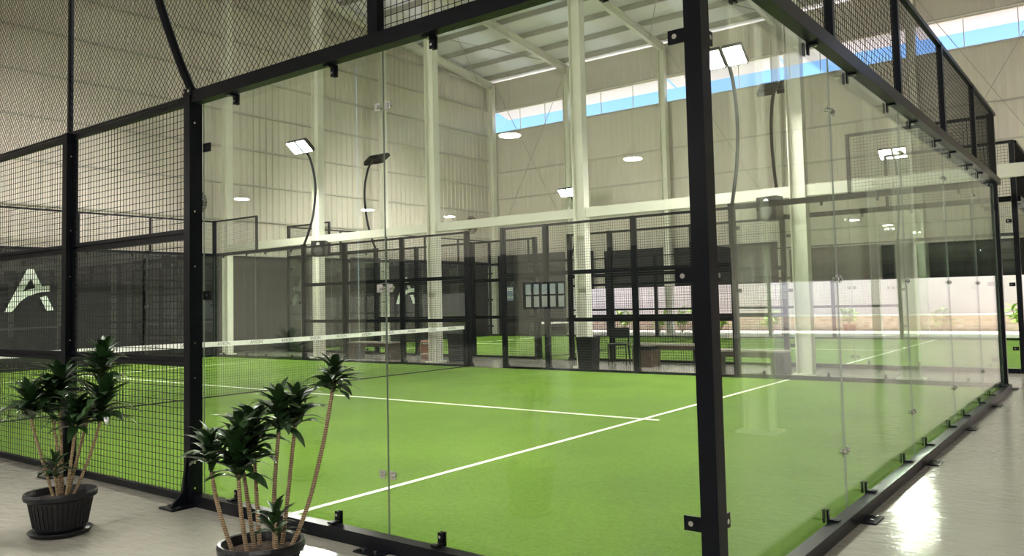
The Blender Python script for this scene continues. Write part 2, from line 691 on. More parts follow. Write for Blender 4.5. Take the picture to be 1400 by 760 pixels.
# wall columns on the back and left walls (bolted into the shell)
ch = MB()
for i, x in enumerate(XRAF):
    c = thing('steel_column', ['cream steel column in the corner of the two tall walls',
                               'cream wall column rising beside the dark cloth with the paper notice',
                               'cream wall column, second from the tall corner column',
                               'cream wall column, third from the tall corner column',
                               'cream wall column, fourth from the tall corner column',
                               'cream wall column, fifth from the tall corner column',
                               'cream wall column, sixth from the tall corner column'][i],
              'column', (x, YB - 0.24, 0), group='columns against the window wall')
    ibeam(roofz(YB) - 0.3, 0.26, 0.24).build('column_shaft', 'cream_steel', c)
    MB().box(-0.2, 0.2, -0.17, 0.17, 0, 0.02).build('base_plate', 'cream_steel', c)
for (y, l) in ((17.9, 'cream wall column on the gable wall between the two cloths near the small emblem'),
               (3.75, 'cream wall column on the gable wall behind the large emblem cloth'),
               (-3.4, 'cream wall column on the gable wall towards the front')):
    c = thing('steel_column', l, 'column', (XL + 0.42, y, 0), group='columns against the gable wall')
    ibeam(roofz(y) - 0.55, 0.24, 0.22).build('column_shaft', 'cream_steel', c)
    MB().box(-0.18, 0.18, -0.16, 0.16, 0, 0.02).build('base_plate', 'cream_steel', c)
ROWX = [-20.45, -16.16, -11.86, -7.63, -3.08, 1.4, 5.9]
ROWL = ['cream steel column against the corrugated gable wall beside a round fan',
        'free-standing cream column, second from the gable wall, carrying a dark speaker box',
        'free-standing cream column beside the black bin near the net end',
        'free-standing cream column with a black bin right beside it',
        'free-standing cream column beside the end of the brown bench',
        'free-standing cream column in line with the court back wall walkway',
        'free-standing cream column farthest along the walkway row']
YC = 11.0
for i, x in enumerate(ROWX):
    c = thing('steel_column', ROWL[i], 'column', (x, YC, 0), group='columns between the two courts')
    ibeam(roofz(YC) - 0.25, 0.28, 0.2).build('column_shaft', 'cream_steel', c)
    MB().box(-0.2, 0.2, -0.17, 0.17, 0, 0.025).build('base_plate', 'cream_steel', c)
for (x, y, l) in ((1.62, 4.85, 'free-standing cream column in the walkway beside the back glass wall'),
                  (5.9, 4.85, 'free-standing cream column out in the open hall floor')):
    c = thing('steel_column', l, 'column', (x, y, 0), group='columns in the walkway')
    ibeam(roofz(y) - 0.35, 0.28, 0.2).build('column_shaft', 'cream_steel', c)
    MB().box(-0.2, 0.2, -0.17, 0.17, 0, 0.025).build('base_plate', 'cream_steel', c)
# long horizontal tie beam through that row: a piece between each two columns
tb = thing('tie_beam', 'long pale horizontal beam running through the column row between courts', 'beam', (0, YC, 3.12))
xs = ROWX + [XR]
for i in range(len(xs) - 1):
    MB().box(xs[i] + 0.15, xs[i + 1] - 0.15, -0.06, 0.06, 0, 0.2).build('beam_segment', 'pale_pipe', tb)
    MB().box(xs[i] + 0.141, xs[i] + 0.15, -0.09, 0.09, -0.02, 0.22).build('end_plate', 'pale_pipe', tb)

# clerestory: mullions and outside awning
w2 = struct('window_2', 'long clerestory window strip showing blue sky', None)
for i in range(len(XRAF)):
    x0 = XRAF[i]
    x1 = XRAF[i + 1] if i + 1 < len(XRAF) else XR
    for k in (1, 2):
        xx = x0 + (x1 - x0) * k / 3
        MB().box(xx - 0.012, xx + 0.012, YB + 0.08, YB + 0.11, WIN0, WIN1).build('mullion', 'cream_steel', w2)
    MB().poly([(x0 + 0.05, YB + 0.2, WIN1), (x1 - 0.05, YB + 0.2, WIN1), (x1 - 0.05, YB + 0.95, WIN1 - 0.19),
               (x0 + 0.05, YB + 0.95, WIN1 - 0.19)], (0, 0, 0.02)).build('awning_panel', 'awning', w2)
MB().box(XL, XR, YB + 0.0, YB + 0.16, WIN0 - 0.04, WIN0).build('window_sill', 'cream_steel', w2)

# ------------------------------------------------------------------ shade cloths
def cloth(name, label, p0, p1, z0, z1, nrm, amp=0.02, group=None, seed=1, topsag=0.0, mat='shade_cloth'):
    rnd = random.Random(seed)
    ph = [rnd.uniform(0, 6.28) for _ in range(5)]
    p0, p1 = Vector((*p0, 0)), Vector((*p1, 0))
    L = (p1 - p0).length
    nx, nz = max(4, int(L / 0.22)), 7
    m = MB()
    n = Vector((*nrm, 0))
    for lay in (0, 1):
        for j in range(nz + 1):
            for i in range(nx + 1):
                s = i / nx * L
                w = amp * (math.sin(s * 2.1 + ph[0]) + 0.6 * math.sin(s * 5.3 + ph[1] + j * 0.3) +
                           0.5 * math.sin(j * 1.7 + ph[2] + s * 0.7))
                z = z0 + (z1 - z0 + topsag * s / L) * j / nz
                p = p0.lerp(p1, i / nx) + n * (w + amp * 2.2 - lay * 0.004)
                m.v.append((p.x, p.y, z))
    k = (nx + 1) * (nz + 1)
    for lay in (0, 1):
        for j in range(nz):
            for i in range(nx):
                a = lay * k + j * (nx + 1) + i
                q = [a, a + 1, a + nx + 2, a + nx + 1]
                m.face(q if lay == 0 else q[::-1])
    rim = [i for i in range(nx + 1)] + [j * (nx + 1) + nx for j in range(1, nz + 1)] + \
          [nz * (nx + 1) + i for i in range(nx - 1, -1, -1)] + [j * (nx + 1) for j in range(nz - 1, 0, -1)]
    for a, b in zip(rim, rim[1:] + rim[:1]):
        m.face([b, a, a + k, b + k])
    root = thing(name, label, 'cloth', group=group)
    m.build('cloth_sheet', mat, root, smooth=True)
    return root


CL = 'dark shade cloths'
ca = cloth('shade_cloth', 'dark grey shade cloth with big white A emblem behind the near court', (XL + 0.1, -8), (XL + 0.1, 8.75), 0.0, 3.05, (1, 0), 0.02, CL, 3)
cloth('shade_cloth', 'narrow dark shade cloth strip between two hanging seams', (XL + 0.17, 8.72), (XL + 0.17, 9.75), 0.0, 3.03, (1, 0), 0.015, CL, 4)
cloth('shade_cloth', 'dark shade cloth behind the gable wall column', (XL + 0.1, 9.72), (XL + 0.1, 16.4), 0.0, 3.05, (1, 0), 0.02, CL, 5)
cb = cloth('shade_cloth', 'dark shade cloth with small white A emblem beside the hall corner', (XL + 0.1, 16.45), (XL + 0.1, 24.4), 0.0, 3.15, (1, 0), 0.02, CL, 6)
cc = cloth('shade_cloth', 'full-height dark cloth in the corner bay carrying a paper notice', (-20.7, YB - 0.36), (-17.15, YB - 0.36), 0.0, 3.42, (0, -1), 0.012, CL, 7)
BK = [(-16.75, -15.9, 3.4, 'narrow dark cloth strip right beside the corner-bay wall column'),
      (-15.4, -12.72, 3.35, 'dark cloth over the low yard opening, next to the corner bay'),
      (-12.3, -8.3, 3.3, 'dark cloth over the yard opening, in the third wall bay'),
      (-7.9, -3.9, 3.0, 'dark cloth over the yard opening, in the fourth wall bay'),
      (-3.5, 0.5, 2.95, 'dark cloth over the yard opening, in the fifth wall bay'),
      (0.9, 4.9, 2.95, 'dark cloth over the yard opening, in the sixth wall bay')]
for i, (a, b, z, l) in enumerate(BK):
    cloth('shade_cloth', l, (a, YB - 0.12), (b, YB - 0.12), OPEN1 - 0.02, z, (0, -1), 0.012, CL, 10 + i)
cloth('shade_cloth', 'dark shade cloth on the front wall beyond the paned window', (WX1 + 0.2, YF + 0.1), (XR - 0.3, YF + 0.1), 0.0, 2.9, (0, 1), 0.015, CL, 30)
cloth('shade_cloth', 'dark shade cloth on the front wall towards the gable', (XL + 0.5, YF + 0.1), (WX0 - 0.2, YF + 0.1), 0.0, 2.9, (0, 1), 0.015, CL, 31)
cloth('shade_cloth', 'dark shade cloth on the right end wall', (XR - 0.1, -10), (XR - 0.1, 22), 0.0, 3.0, (-1, 0), 0.02, CL, 32)


def emblem(parent, x, yc, zc, size):
    """the white A emblem, facing +X; picture-right is +Y"""
    S = size / 485.0
    def P(q):
        return (x, yc + (q[0] - 336) * S, zc - (q[1] - 392) * S)
    pieces = ([(80, 635), (310, 150), (345, 262), (262, 415), (215, 530), (155, 635)],
              [(310, 150), (370, 150), (345, 262)],
              [(370, 150), (462, 350), (395, 370), (345, 262)],
              [(262, 415), (325, 385), (395, 370), (395, 433), (305, 470), (240, 520), (215, 530)],
              [(240, 520), (190, 590), (155, 635), (215, 530)],
              [(395, 370), (462, 350), (550, 345), (548, 410), (455, 417), (395, 433)],
              [(445, 478), (515, 460), (592, 625), (515, 632)])
    m = MB()
    for p in pieces:
        m.poly([P(q) for q in p], (0.003, 0, 0))
    o = m.build('emblem', 'print_white', parent)
    o['label'] = 'white A emblem'
    return o


emblem(ca, XL + 0.22, 5.66, 1.98, 1.10)
emblem(cb, XL + 0.22, 19.2, 1.92, 1.04)
# notice on the corner cloth
no = MB()
no.box(-20.2, -19.85, YB - 0.432, YB - 0.425, 1.45, 2.05)
no.mi = 1
no.box(-20.17, -19.88, YB - 0.435, YB - 0.432, 1.85, 2.0).box(-20.17, -19.88, YB - 0.435, YB - 0.432, 1.55, 1.62)
tag(no.build('paper_notice', ['poster_blue', 'print_white']), 'pale blue paper notice pinned on the dark corner cloth', 'notice')

# ------------------------------------------------------------------ courts: turf and lines
CLEN, CWID = 19.6, 10.0
Y2 = 12.65


def turf(y0, label):
    o = tag(MB().box(-CLEN, 0, y0, y0 + CWID, 0.0005, 0.012).build('artificial_turf', 'turf'), label, 'turf', 'padel court turfs')
    for x in (-3.05, -(CLEN - 3.05)):
        MB().box(x - 0.028, x + 0.028, y0 + 0.03, y0 + CWID - 0.03, 0.012, 0.0155).build('service_line', 'white_line', o)
    MB().box(-(CLEN - 2.85), -2.85, y0 + 4.972, y0 + 5.028, 0.012, 0.0165).build('centre_line', 'white_line', o)
    return o


turf(0, 'bright green artificial turf of the near court with white lines')
turf(Y2, 'bright green artificial turf of the far court with white lines')

# ------------------------------------------------------------------ court enclosure
CACHE = {}


def cached(key, fn):
    if key not in CACHE:
        CACHE[key] = fn()
    return CACHE[key]


BT0, BT1 = 0.02, 0.10      # beam depth range outside the glass
ZB0, ZB1 = 2.895, 2.985    # glass head beam
ZM = 3.93                  # top of upper mesh


def m_box(name, dims, mat='black_steel'):
    return cached((name, dims, mat), lambda: MB().box(*dims).mesh(name, mat))


def pane_mesh(w):
    def mk():
        m = MB()
        m.box(0.0015, w - 0.0015, -0.005, 0.005, 0.02, ZB0 + 0.03)
        m.m = [1, 1, 0, 0, 1, 1]
        return m.mesh('glass_pane', ['court_glass', 'glass_edge'])
    return cached(('pane', w), mk)


def clip_mesh(up):
    m = MB()
    sg = 1 if up else -1
    z = ZB0 if up else 0.08
    a, b = sorted((z + sg * 0.012, z - sg * 0.065))
    m.box(-0.017, 0.017, 0.007, 0.017, a, b)
    m.box(-0.017, 0.017, -0.017, -0.007, a, b)
    a, b = sorted((z - sg * 0.012, z - sg * 0.001))
    m.box(-0.03, 0.017, 0.017, 0.075, a, b)
    m.mi = 1
    zc = z - sg * 0.042
    m.tube([(0, 0.017, zc), (0, 0.022, zc)], 0.009, 8)
    m.tube([(-0.012, 0.055, z - sg * 0.012), (-0.012, 0.055, z - sg * 0.018)], 0.008, 8)
    return m.mesh('clip', ['black_steel', 'chrome'])


def joint_mesh():
    m = MB()
    m.box(-0.024, 0.024, 0.0065, 0.011, -0.024, 0.024)
    m.mi = 1
    m.tube([(0, -0.018, 0), (0, 0.022, 0)], 0.012, 10)
    return m.mesh('joint_clamp', ['chrome', 'chrome'])


def bracket_mesh():
    m = MB()
    m.box(-0.035, 0.055, 0.007, 0.016, -0.032, 0.032)
    m.mi = 1
    m.tube([(0.02, 0.016, 0), (0.02, 0.022, 0)], 0.012, 10)
    return m.mesh('post_bracket', ['black_steel', 'chrome'])


def wires(w, h, pitch=0.05, r=0.0029):
    m = MB()
    n = max(2, round(w / pitch))
    for i in range(n + 1):
        m.wire((w * i / n, 0, 0), (w * i / n, 0, h), r)
    k = max(2, round(h / pitch))
    for i in range(k + 1):
        m.wire((0, -0.004, h * i / k), (w, -0.004, h * i / k), r)
    return m.mesh('wire_mesh', 'wire')


def foot_mesh():
    m = MB()
    m.box(-0.09, 0.09, 0.02, 0.27, 0, 0.012)
    m.poly([(-0.012, 0.09, 0.012), (-0.012, 0.24, 0.012), (-0.012, 0.15, 0.10), (-0.012, 0.115, 0.36), (-0.012, 0.09, 0.36)], (0.024, 0, 0))
    m.mi = 1
    for x in (-0.06, 0.06):
        m.tube([(x, 0.21, 0.012), (x, 0.21, 0.024)], 0.012, 6)
    return m.mesh('post_foot', ['black_steel', 'chrome'])


def anchor_mesh():
    m = MB()
    m.box(-0.10, 0.10, 0.095, 0.19, 0, 0.010)
    m.mi = 1
    for x in (-0.05, 0.05):
        m.tube([(x, 0.155, 0.010), (x, 0.155, 0.022)], 0.012, 6)
    return m.mesh('anchor_plate', ['black_steel', 'chrome'])


CLIP_U, CLIP_D, JOINT, BRACK = clip_mesh(True), clip_mesh(False), joint_mesh(), bracket_mesh()
FOOT, ANCHOR = foot_mesh(), anchor_mesh()


def enclosure(label):
    root = thing('court_enclosure', label, 'court enclosure', group='padel court enclosures')
    I = Matrix.Identity(4)

    def glass_run(RUN, s0, edges, ends, upper_posts, upper0, upper1, corner):
        """edges: pane edges; ends: (bracket at start, at end)"""
        a, b = edges[0], edges[-1]
        add('head_beam', m_box('head_beam', (0, b - a, BT0, BT1, ZB0, ZB1)), root, RUN @ T(a, 0, 0))
        add('base_rail', m_box('base_rail', (0, b - a, BT0, BT1, 0, 0.078)), root, RUN @ T(a, 0, 0))
        for i in range(len(edges) - 1):
            e0, e1 = edges[i], edges[i + 1]
            w = e1 - e0
            pane = add('glass_pane', pane_mesh(round(w, 3)),
                       root, RUN @ T(e0, 0, 0))
            for s in (0.44, w - 0.41):
                add('clip', CLIP_U, pane, T(s, 0, 0))
                add('clip', CLIP_D, pane, T(s, 0, 0))
            if i + 2 < len(edges):
                for z in (0.41, 1.49, 2.57):
                    add('joint_clamp', JOINT, pane, T(w - 0.042, 0, z))
                add('anchor_plate', ANCHOR, root, RUN @ T(e1, 0, 0))
            if i > 0:
                for z in (0.41, 1.49, 2.57):
                    add('joint_clamp', JOINT, pane, T(0.042, 0, z))
            if i == 0 and ends[0]:
                for z in (0.41, 1.49, 2.57):
                    add('post_bracket', BRACK, pane, T(0.05, 0, z))
            if i + 2 == len(edges) and ends[1]:
                for z in (0.41, 1.49, 2.57):
                    add('post_bracket', BRACK, pane, Matrix.Translation((w - 0.05, 0, z)) @ Matrix.Diagonal((-1, 1, 1, 1)))
        # upper mesh
        for s in upper_posts:
            add('upper_post', m_box('upper_post', (-0.025, 0.025, 0.03, 0.085, ZB1, ZM)), root, RUN @ T(s, 0, 0))
        add('top_rail', m_box('top_rail', (0, round(upper1 - upper0, 3), 0.035, 0.08, ZM - 0.04, ZM + 0.005)), root, RUN @ T(upper0, 0, 0))
        ps = sorted(set([upper0] + [u for u in upper_posts] + [upper1]))
        for c, d in zip(ps, ps[1:]):
            w = round(d - c, 3)
            if w < 0.1:
                continue
            me = cached(('wires', w, 'up'), lambda: wires(w, ZM - ZB1 - 0.04))
            add('wire_mesh', me, root, RUN @ T(c, 0.045, ZB1), 'stuff')

    def mesh_run(RUN, posts, gaps=()):
        for s in posts:
            p = add('post', m_box('post', (-0.04, 0.04, 0.012, 0.112, 0, 2.955)), root, RUN @ T(s, 0, 0))
            add('post_foot', FOOT, p, T(0, 0, 0))
            bm_ = cached('bolts', lambda: (lambda m: ([m.tube([(0.04, 0.075, z), (0.044, 0.075, z)], 0.008, 6)
                                                      for z in (0.12, 0.3, 0.9, 1.15, 1.7, 2.1, 2.75)], m)[1])(MB()).mesh('bolt_row', 'chrome'))
            add('bolt_row', bm_, p, None, 'stuff')
            bn_ = cached('bolts2', lambda: (lambda m: ([m.tube([(-0.04, 0.075, z), (-0.044, 0.075, z)], 0.008, 6)
                                                       for z in (0.12, 0.3, 0.9, 1.15, 1.7, 2.1, 2.75)], m)[1])(MB()).mesh('bolt_row', 'chrome'))
            add('bolt_row', bn_, p, None, 'stuff')
        for a, b in zip(posts, posts[1:]):
            if (a, b) in gaps:
                continue
            w = round(b - a - 0.08, 3)
            pa = add('mesh_frame', cached(('mf', w), lambda: (lambda m: (m.box(0, w, 0.02, 0.06, 2.905, 2.95),
                     m.box(0, w, 0.02, 0.06, 1.955, 1.985), m.box(0, w, 0.02, 0.06, 1.905, 1.935), m.box(0, w, 0.03, 0.04, 1.935, 1.955),
                     m.box(0, w, 0.02, 0.06, 1.025, 1.05), m.box(0, w, 0.02, 0.06, 0.975, 1.0), m.box(0, w, 0.03, 0.04, 1.0, 1.025),
                     m.box(0, w, 0.02, 0.06, 0.005, 0.055), m.box(0, 0.018, 0.022, 0.058, 0.005, 2.95), m.box(w - 0.018, w, 0.022, 0.058, 0.005, 2.95), m)[-1])(MB()).mesh('mesh_frame', 'black_steel')),
                     root, RUN @ T(a + 0.04, 0, 0))
            for (z0, z1) in ((0.055, 0.975), (1.05, 1.905), (1.985, 2.905)):
                h = round(z1 - z0, 3)
                me = cached(('wires', w, h), lambda: wires(w, h))
                add('wire_mesh', me, pa, T(0, 0.045, z0), 'stuff')

    rot = lambda dx, dy, nx, ny, ox, oy: Matrix(((dx, nx, 0, ox), (dy, ny, 0, oy), (0, 0, 1, 0), (0, 0, 0, 1)))
    NEAR = rot(-1, 0, 0, -1, 0, 0)
    FAR = rot(1, 0, 0, 1, -CLEN, CWID)
    BACK = rot(0, -1, 1, 0, 0, CWID)
    END = rot(0, 1, -1, 0, -CLEN, 0)
    f = lambda L: [round(CLEN - x, 3) for x in L][::-1]
    G1, G2 = [0.03, 2.0, 3.90], [15.63, 17.6, 19.57]
    MP = [3.94, 5.88, 7.9, 9.0, 10.0, 12.0, 14.0, 15.6]
    glass_run(NEAR, 0, G1, (True, True), [1.98], 0, 2.0, 0)
    glass_run(NEAR, 0, G2, (True, True), [17.62], 17.6, 19.6, 0)
    glass_run(FAR, 0, f(G2), (True, True), [f([17.62])[0]], 0, 2.0, 0)
    glass_run(FAR, 0, f(G1), (True, True), [f([1.98])[0]], 17.6, 19.6, 0)
    E = [0.03, 2.0, 4.0, 6.0, 8.0, 9.97]
    U = [2.12, 4.22, 6.22, 8.12]
    glass_run(BACK, 0, [10 - e for e in E][::-1], (True, True), [10 - u for u in (1.88, 3.78, 5.78, 7.88)][::-1], 0, 10, 0)
    glass_run(END, 0, E, (True, True), [2.12, 4.22, 6.22, 8.12], 0, 10, 0)
    mesh_run(NEAR, MP, gaps=((9.0, 10.0),))
    mesh_run(FAR, f(MP), gaps=((f([10.0])[0], f([9.0])[0]),))
    # corner posts, full height
    for (x, y, sx, sy) in ((0, 0, 1, -1), (0, CWID, 1, 1), (-CLEN, 0, -1, -1), (-CLEN, CWID, -1, 1)):
        x0, x1 = sorted((x - sx * 0.03, x + sx * 0.05))
        y0, y1 = sorted((y - sy * 0.02, y + sy * 0.07))
        p = MB().box(x0, x1, y0, y1, 0, ZM + 0.01).build('corner_post', 'black_steel', root)
        MB().box(*sorted((x + sx * 0.0, x + sx * 0.17)), *sorted((y, y + sy * 0.14)), 0, 0.012).build('post_foot', 'black_steel', p)
    return root


e1 = enclosure('glass and wire mesh enclosure of the near padel court, beside the potted plants')
e2 = copy_tree(e1)
e2.location = (0, Y2, 0)
e2['label'] = 'glass and wire mesh enclosure of the far padel court, near the yard opening'

# tall diamond netting above the near side mesh
dn = thing('ball_net', 'tall black diamond netting stretched above the near court side fence', 'net', (0, -0.06, 2.945))
m = MB()
nx0, nx1, nzh = -11.0, -2.03, 3.0
L = nx1 - nx0
pw, phh = 0.054, 0.062
rnd = random.Random(5)
NJ = {}


def jit(i, j):
    if (i, j) not in NJ:
        NJ[(i, j)] = (rnd.uniform(-0.006, 0.006), rnd.uniform(-0.006, 0.006))
    return NJ[(i, j)]


ni, nj = int(L / (pw / 2)), int(nzh / (phh / 2))
for s in (1, -1):
    for i0 in range(-nj, ni + nj + 1):
        if i0 % 2:
            continue
        run = []
        for j in range(nj + 1):
            i = i0 + s * j
            if 0 <= i <= ni:
                dx, dz = jit(i, j)
                run.append((nx0 + i * pw / 2 + dx, 0.004 * s, j * phh / 2 + (dz if j else 0)))
        run = run[::2] + ([run[-1]] if len(run) % 2 == 0 and run else [])
        if len(run) > 1:
            m.tube(run, 0.0023, 3, False)
m.build('netting', 'black_net', dn, kind='stuff')
for x in (-5.9, -10.03):
    MB().box(x - 0.018, x + 0.018, -0.015, 0.02, -0.03, nzh).build('net_pole', 'black_steel', dn)
MB().box(-2.045, -2.005, -0.02, 0.02, 0.01, nzh).build('net_pole', 'black_steel', dn)
MB().box(nx0, nx1, -0.012, 0.012, 0.012, 0.024).build('border_rope', 'black_net', dn)

# ------------------------------------------------------------------ playing nets
def text_mesh(body, size):
    cu = bpy.data.curves.new('lettering', 'FONT')
    cu.body = body
    cu.size = size
    cu.align_x = 'CENTER'
    cu.align_y = 'CENTER'
    cu.extrude = 0.0008
    ob = bpy.data.objects.new('lettering', cu)
    COL.objects.link(ob)
    dg = bpy.context.evaluated_depsgraph_get()
    me = bpy.data.meshes.new_from_object(ob.evaluated_get(dg))
    me.name = 'lettering'
    bpy.data.objects.remove(ob, do_unlink=True)
    me.materials.clear()
    me.materials.append(MAT['print_grey'])
    return me


LET = text_mesh('AVION', 0.075)


def tennis_net(y0, label):
    root = thing('court_net', label, 'net', (-10.0, y0, 0), group='padel court nets')
    ht = lambda y: 0.865 + 0.035 * abs(y - 5) / 5
    m = MB()
    n = 240
    for i in range(n + 1):
        y = 0.08 + (CWID - 0.16) * i / n
        m.wire((0, y, 0.02), (0, y, ht(y) - 0.02), 0.0023)
    for k in range(21):
        for (a, b) in ((0.08, 5), (5, CWID - 0.08)):
            m.wire((0.003, a, 0.02 + (ht(a) - 0.04) * k / 20), (0.003, b, 0.02 + (ht(b) - 0.04) * k / 20), 0.0023)
    m.build('net_mesh', 'black_net', root, kind='stuff')
    tp = MB()
    for (a, b) in ((0.06, 5), (5, CWID - 0.06)):
        bb = len(tp.v)
        for y in (a, b):
            h = ht(y)
            tp.v += [(-0.012, y, h - 0.075), (0.012, y, h - 0.075), (0.012, y, h), (-0.012, y, h)]
        for q in ((0, 1, 2, 3), (7, 6, 5, 4), (0, 4, 5, 1), (1, 5, 6, 2), (2, 6, 7, 3), (3, 7, 4, 0)):
            tp.face([bb + i for i in q])
    tape = tp.build('net_tape', 'white_tape', root)
    for k in range(16):
        y = 0.5 + k * 0.6
        a = math.atan(0.007) * (1 if y > 5 else -1)
        mt = Matrix.Translation((0.0125, y, ht(y) - 0.038)) @ Matrix.Rotation(a, 4, 'X') @ Matrix(
            ((0, 0, 1, 0), (1, 0, 0, 0), (0, 1, 0, 0), (0, 0, 0, 1)))
        add('lettering', LET, tape, mt)
    bt = MB().box(-0.006, 0.006, 0.06, CWID - 0.06, 0.012, 0.03)
    bt.build('bottom_band', 'black_net', root)
    for y in (0.06, CWID - 0.06):
        MB().box(-0.035, 0.035, y - 0.035, y + 0.035, 0.012, 0.90).build('net_post', 'black_steel', root)
    return root


tennis_net(0, 'black net with lettered white top tape across the near court')
tennis_net(Y2, 'black net with white top tape across the far court')

# ------------------------------------------------------------------ floodlight masts
def mast():
    root = thing('floodlight_mast', 'x', 'floodlight', group='curved floodlight masts')
    # local frame: +y outward from the court, -y over the court
    pts = []
    ctl = [(0.06, 0.0), (0.20, 0.30), (0.36, 0.75), (0.45, 1.30), (0.44, 1.80), (0.30, 2.30), (0.12, 2.55)]
    for i in range(len(ctl) - 1):
        p0, p1, p2, p3 = ctl[max(i - 1, 0)], ctl[i], ctl[i + 1], ctl[min(i + 2, len(ctl) - 1)]
        for k in range(5):
            t = k / 5
            q = [0.5 * (2 * p1[d] + (p2[d] - p0[d]) * t + (2 * p0[d] - 5 * p1[d] + 4 * p2[d] - p3[d]) * t * t +
                        (3 * p1[d] - p0[d] - 3 * p2[d] + p3[d]) * t ** 3) for d in (0, 1)]
            pts.append((0, q[0], q[1]))
    pts.append((0, 0.12, 2.55))
    MB().tube(pts, 0.032, 10).build('mast_pole', 'black_steel', root, smooth=True)
    m = MB().box(-0.055, 0.055, 0.0, 0.11, -0.02, 0.03)
    m.mi = 1
    m.tube([(0.03, 0.11, 0.005), (0.03, 0.118, 0.005)], 0.012, 6).tube([(-0.03, 0.11, 0.005), (-0.03, 0.118, 0.005)], 0.012, 6)
    m.build('mast_bracket', ['black_steel', 'chrome'], root)
    MB().box(-0.36, 0.36, 0.07, 0.12, 2.53, 2.58).build('cross_bar', 'black_steel', root)
    tilt = R(40)
    for s in (-1, 1):
        mt = Matrix.Translation((s * 0.2, 0.05, 2.55)) @ Matrix.Rotation(-tilt, 4, 'X')
        hd = MB()
        hd.box(-0.165, 0.165, -0.28, 0.10, -0.03, 0.025)
        for k in range(7):
            x = -0.15 + k * 0.05
            hd.box(x - 0.006, x + 0.006, -0.26, 0.08, 0.025, 0.07)
        hd.box(-0.175, 0.175, -0.29, -0.275, -0.055, 0.03).box(-0.175, 0.175, 0.095, 0.11, -0.055, 0.03)
        hd.box(-0.175, -0.16, -0.29, 0.11, -0.055, 0.03).box(0.16, 0.175, -0.29, 0.11, -0.055, 0.03)
        h = hd.build('flood_head', 'black_steel', root, mt)
        MB().box(-0.155, 0.155, -0.27, 0.09, -0.045, -0.031).build('lens', 'lamp_lens', h)
    return root


masts = []
mast0 = mast()
spots = [(-3.94, 0, 180, 'curved black floodlight mast on the fence post behind the taller potted plant'),
         (-3.94, CWID, 0, 'curved black floodlight mast on the near court fence beside the brown bench'),
         (-15.6, 0, 180, 'curved black floodlight mast on the near fence towards the gable wall'),
         (-15.6, CWID, 0, 'curved black floodlight mast on the near court far fence, by the gable wall column'),
         (-3.94, Y2, 180, 'curved floodlight mast on the far court near fence, showing its finned back, by the bench'),
         (-3.94, Y2 + CWID, 0, 'curved floodlight mast on the far court outer fence beside the planted yard'),
         (-15.6, Y2, 180, 'curved floodlight mast on the far court near fence, finned back, towards the gable wall'),
         (-15.6, Y2 + CWID, 0, 'curved floodlight mast on the far court outer fence near the corner cloth')]
for i, (x, y, a, l) in enumerate(spots):
    o = mast0 if i == 0 else copy_tree(mast0)
    o.location = (x, y, 2.975)
    o.rotation_euler = (0, 0, R(a))
    o['label'] = l

# ------------------------------------------------------------------ pendant lamps in the entrance part, some of them added as fill light
def pendant(x, y, label):
    root = thing('pendant_lamp', label, 'lamp', (x, y, 4.0), group='round pendant lamps')
    MB().lathe([(0.17, 0.0), (0.19, 0.02), (0.17, 0.10), (0.06, 0.16), (0.05, 0.26)], 20).build('lamp_body', 'fan_grey', root, smooth=True)
    MB().lathe([(0.16, -0.012), (0.165, -0.001)], 20).build('lens', 'pendant_lens', root)
    MB().tube([(0, 0, 0.25), (0, 0, roofz(y) - 4.0 - 0.005)], 0.008, 6).build('cord', 'fan_grey', root)


for (x, y) in ((-5.76, -9.9), (-6.14, -6.64), (-14.73, -14.8), (-15.07, -11.82), (-15.35, -8.06), (2.5, -9.9), (2.5, -6.6), (6.2, -9.9), (6.2, -6.6), (2.5, -13.5)):  # those at positive x are unseen, added to light the entrance floor
    pendant(x, y, 'round white pendant lamp over the entrance floor, in a set partly added for light')

# ------------------------------------------------------------------ wall fans, speakers
def wall_fan(y, z, label):
    root = thing('wall_fan', label, 'fan', (XL + 0.06, y, z), group='wall fans')
    m = MB()
    for k in range(5):
        r = 0.08 + 0.075 * k
        m.tube([(0.22 - 0.10 * (k / 4) ** 3, r * math.cos(a * math.pi / 12), r * math.sin(a * math.pi / 12)) for a in range(25)], 0.010, 4, False)
    for k in range(24):
        a = k * math.pi / 12
        m.tube([(0.22, 0.06 * math.cos(a), 0.06 * math.sin(a)), (0.19, 0.3 * math.cos(a), 0.3 * math.sin(a)),
                (0.12, 0.39 * math.cos(a), 0.39 * math.sin(a)), (0.06, 0.33 * math.cos(a), 0.33 * math.sin(a))], 0.008, 4, False)
    m.build('wire_guard', 'bin_black', root)
    for k in range(3):
        b = MB()
        a = k * 2.094
        c, s = math.cos(a), math.sin(a)
        pts = [(0.11, 0.05, -0.03), (0.14, 0.30, -0.12), (0.12, 0.33, 0.05), (0.10, 0.06, 0.05)]
        b.poly([(x, y_ * c - z_ * s, y_ * s + z_ * c) for x, y_, z_ in pts], (0.006, 0, 0))
        b.build('fan_blade', 'fan_grey', root)
    MB().tube([(-0.06, 0, 0), (0.17, 0, 0)], 0.07, 12).build('motor', 'fan_grey', root)


wall_fan(10.31, 4.67, 'round grey wall fan behind the near court corner post')
wall_fan(23.3, 4.75, 'round grey wall fan beside the hall corner column')


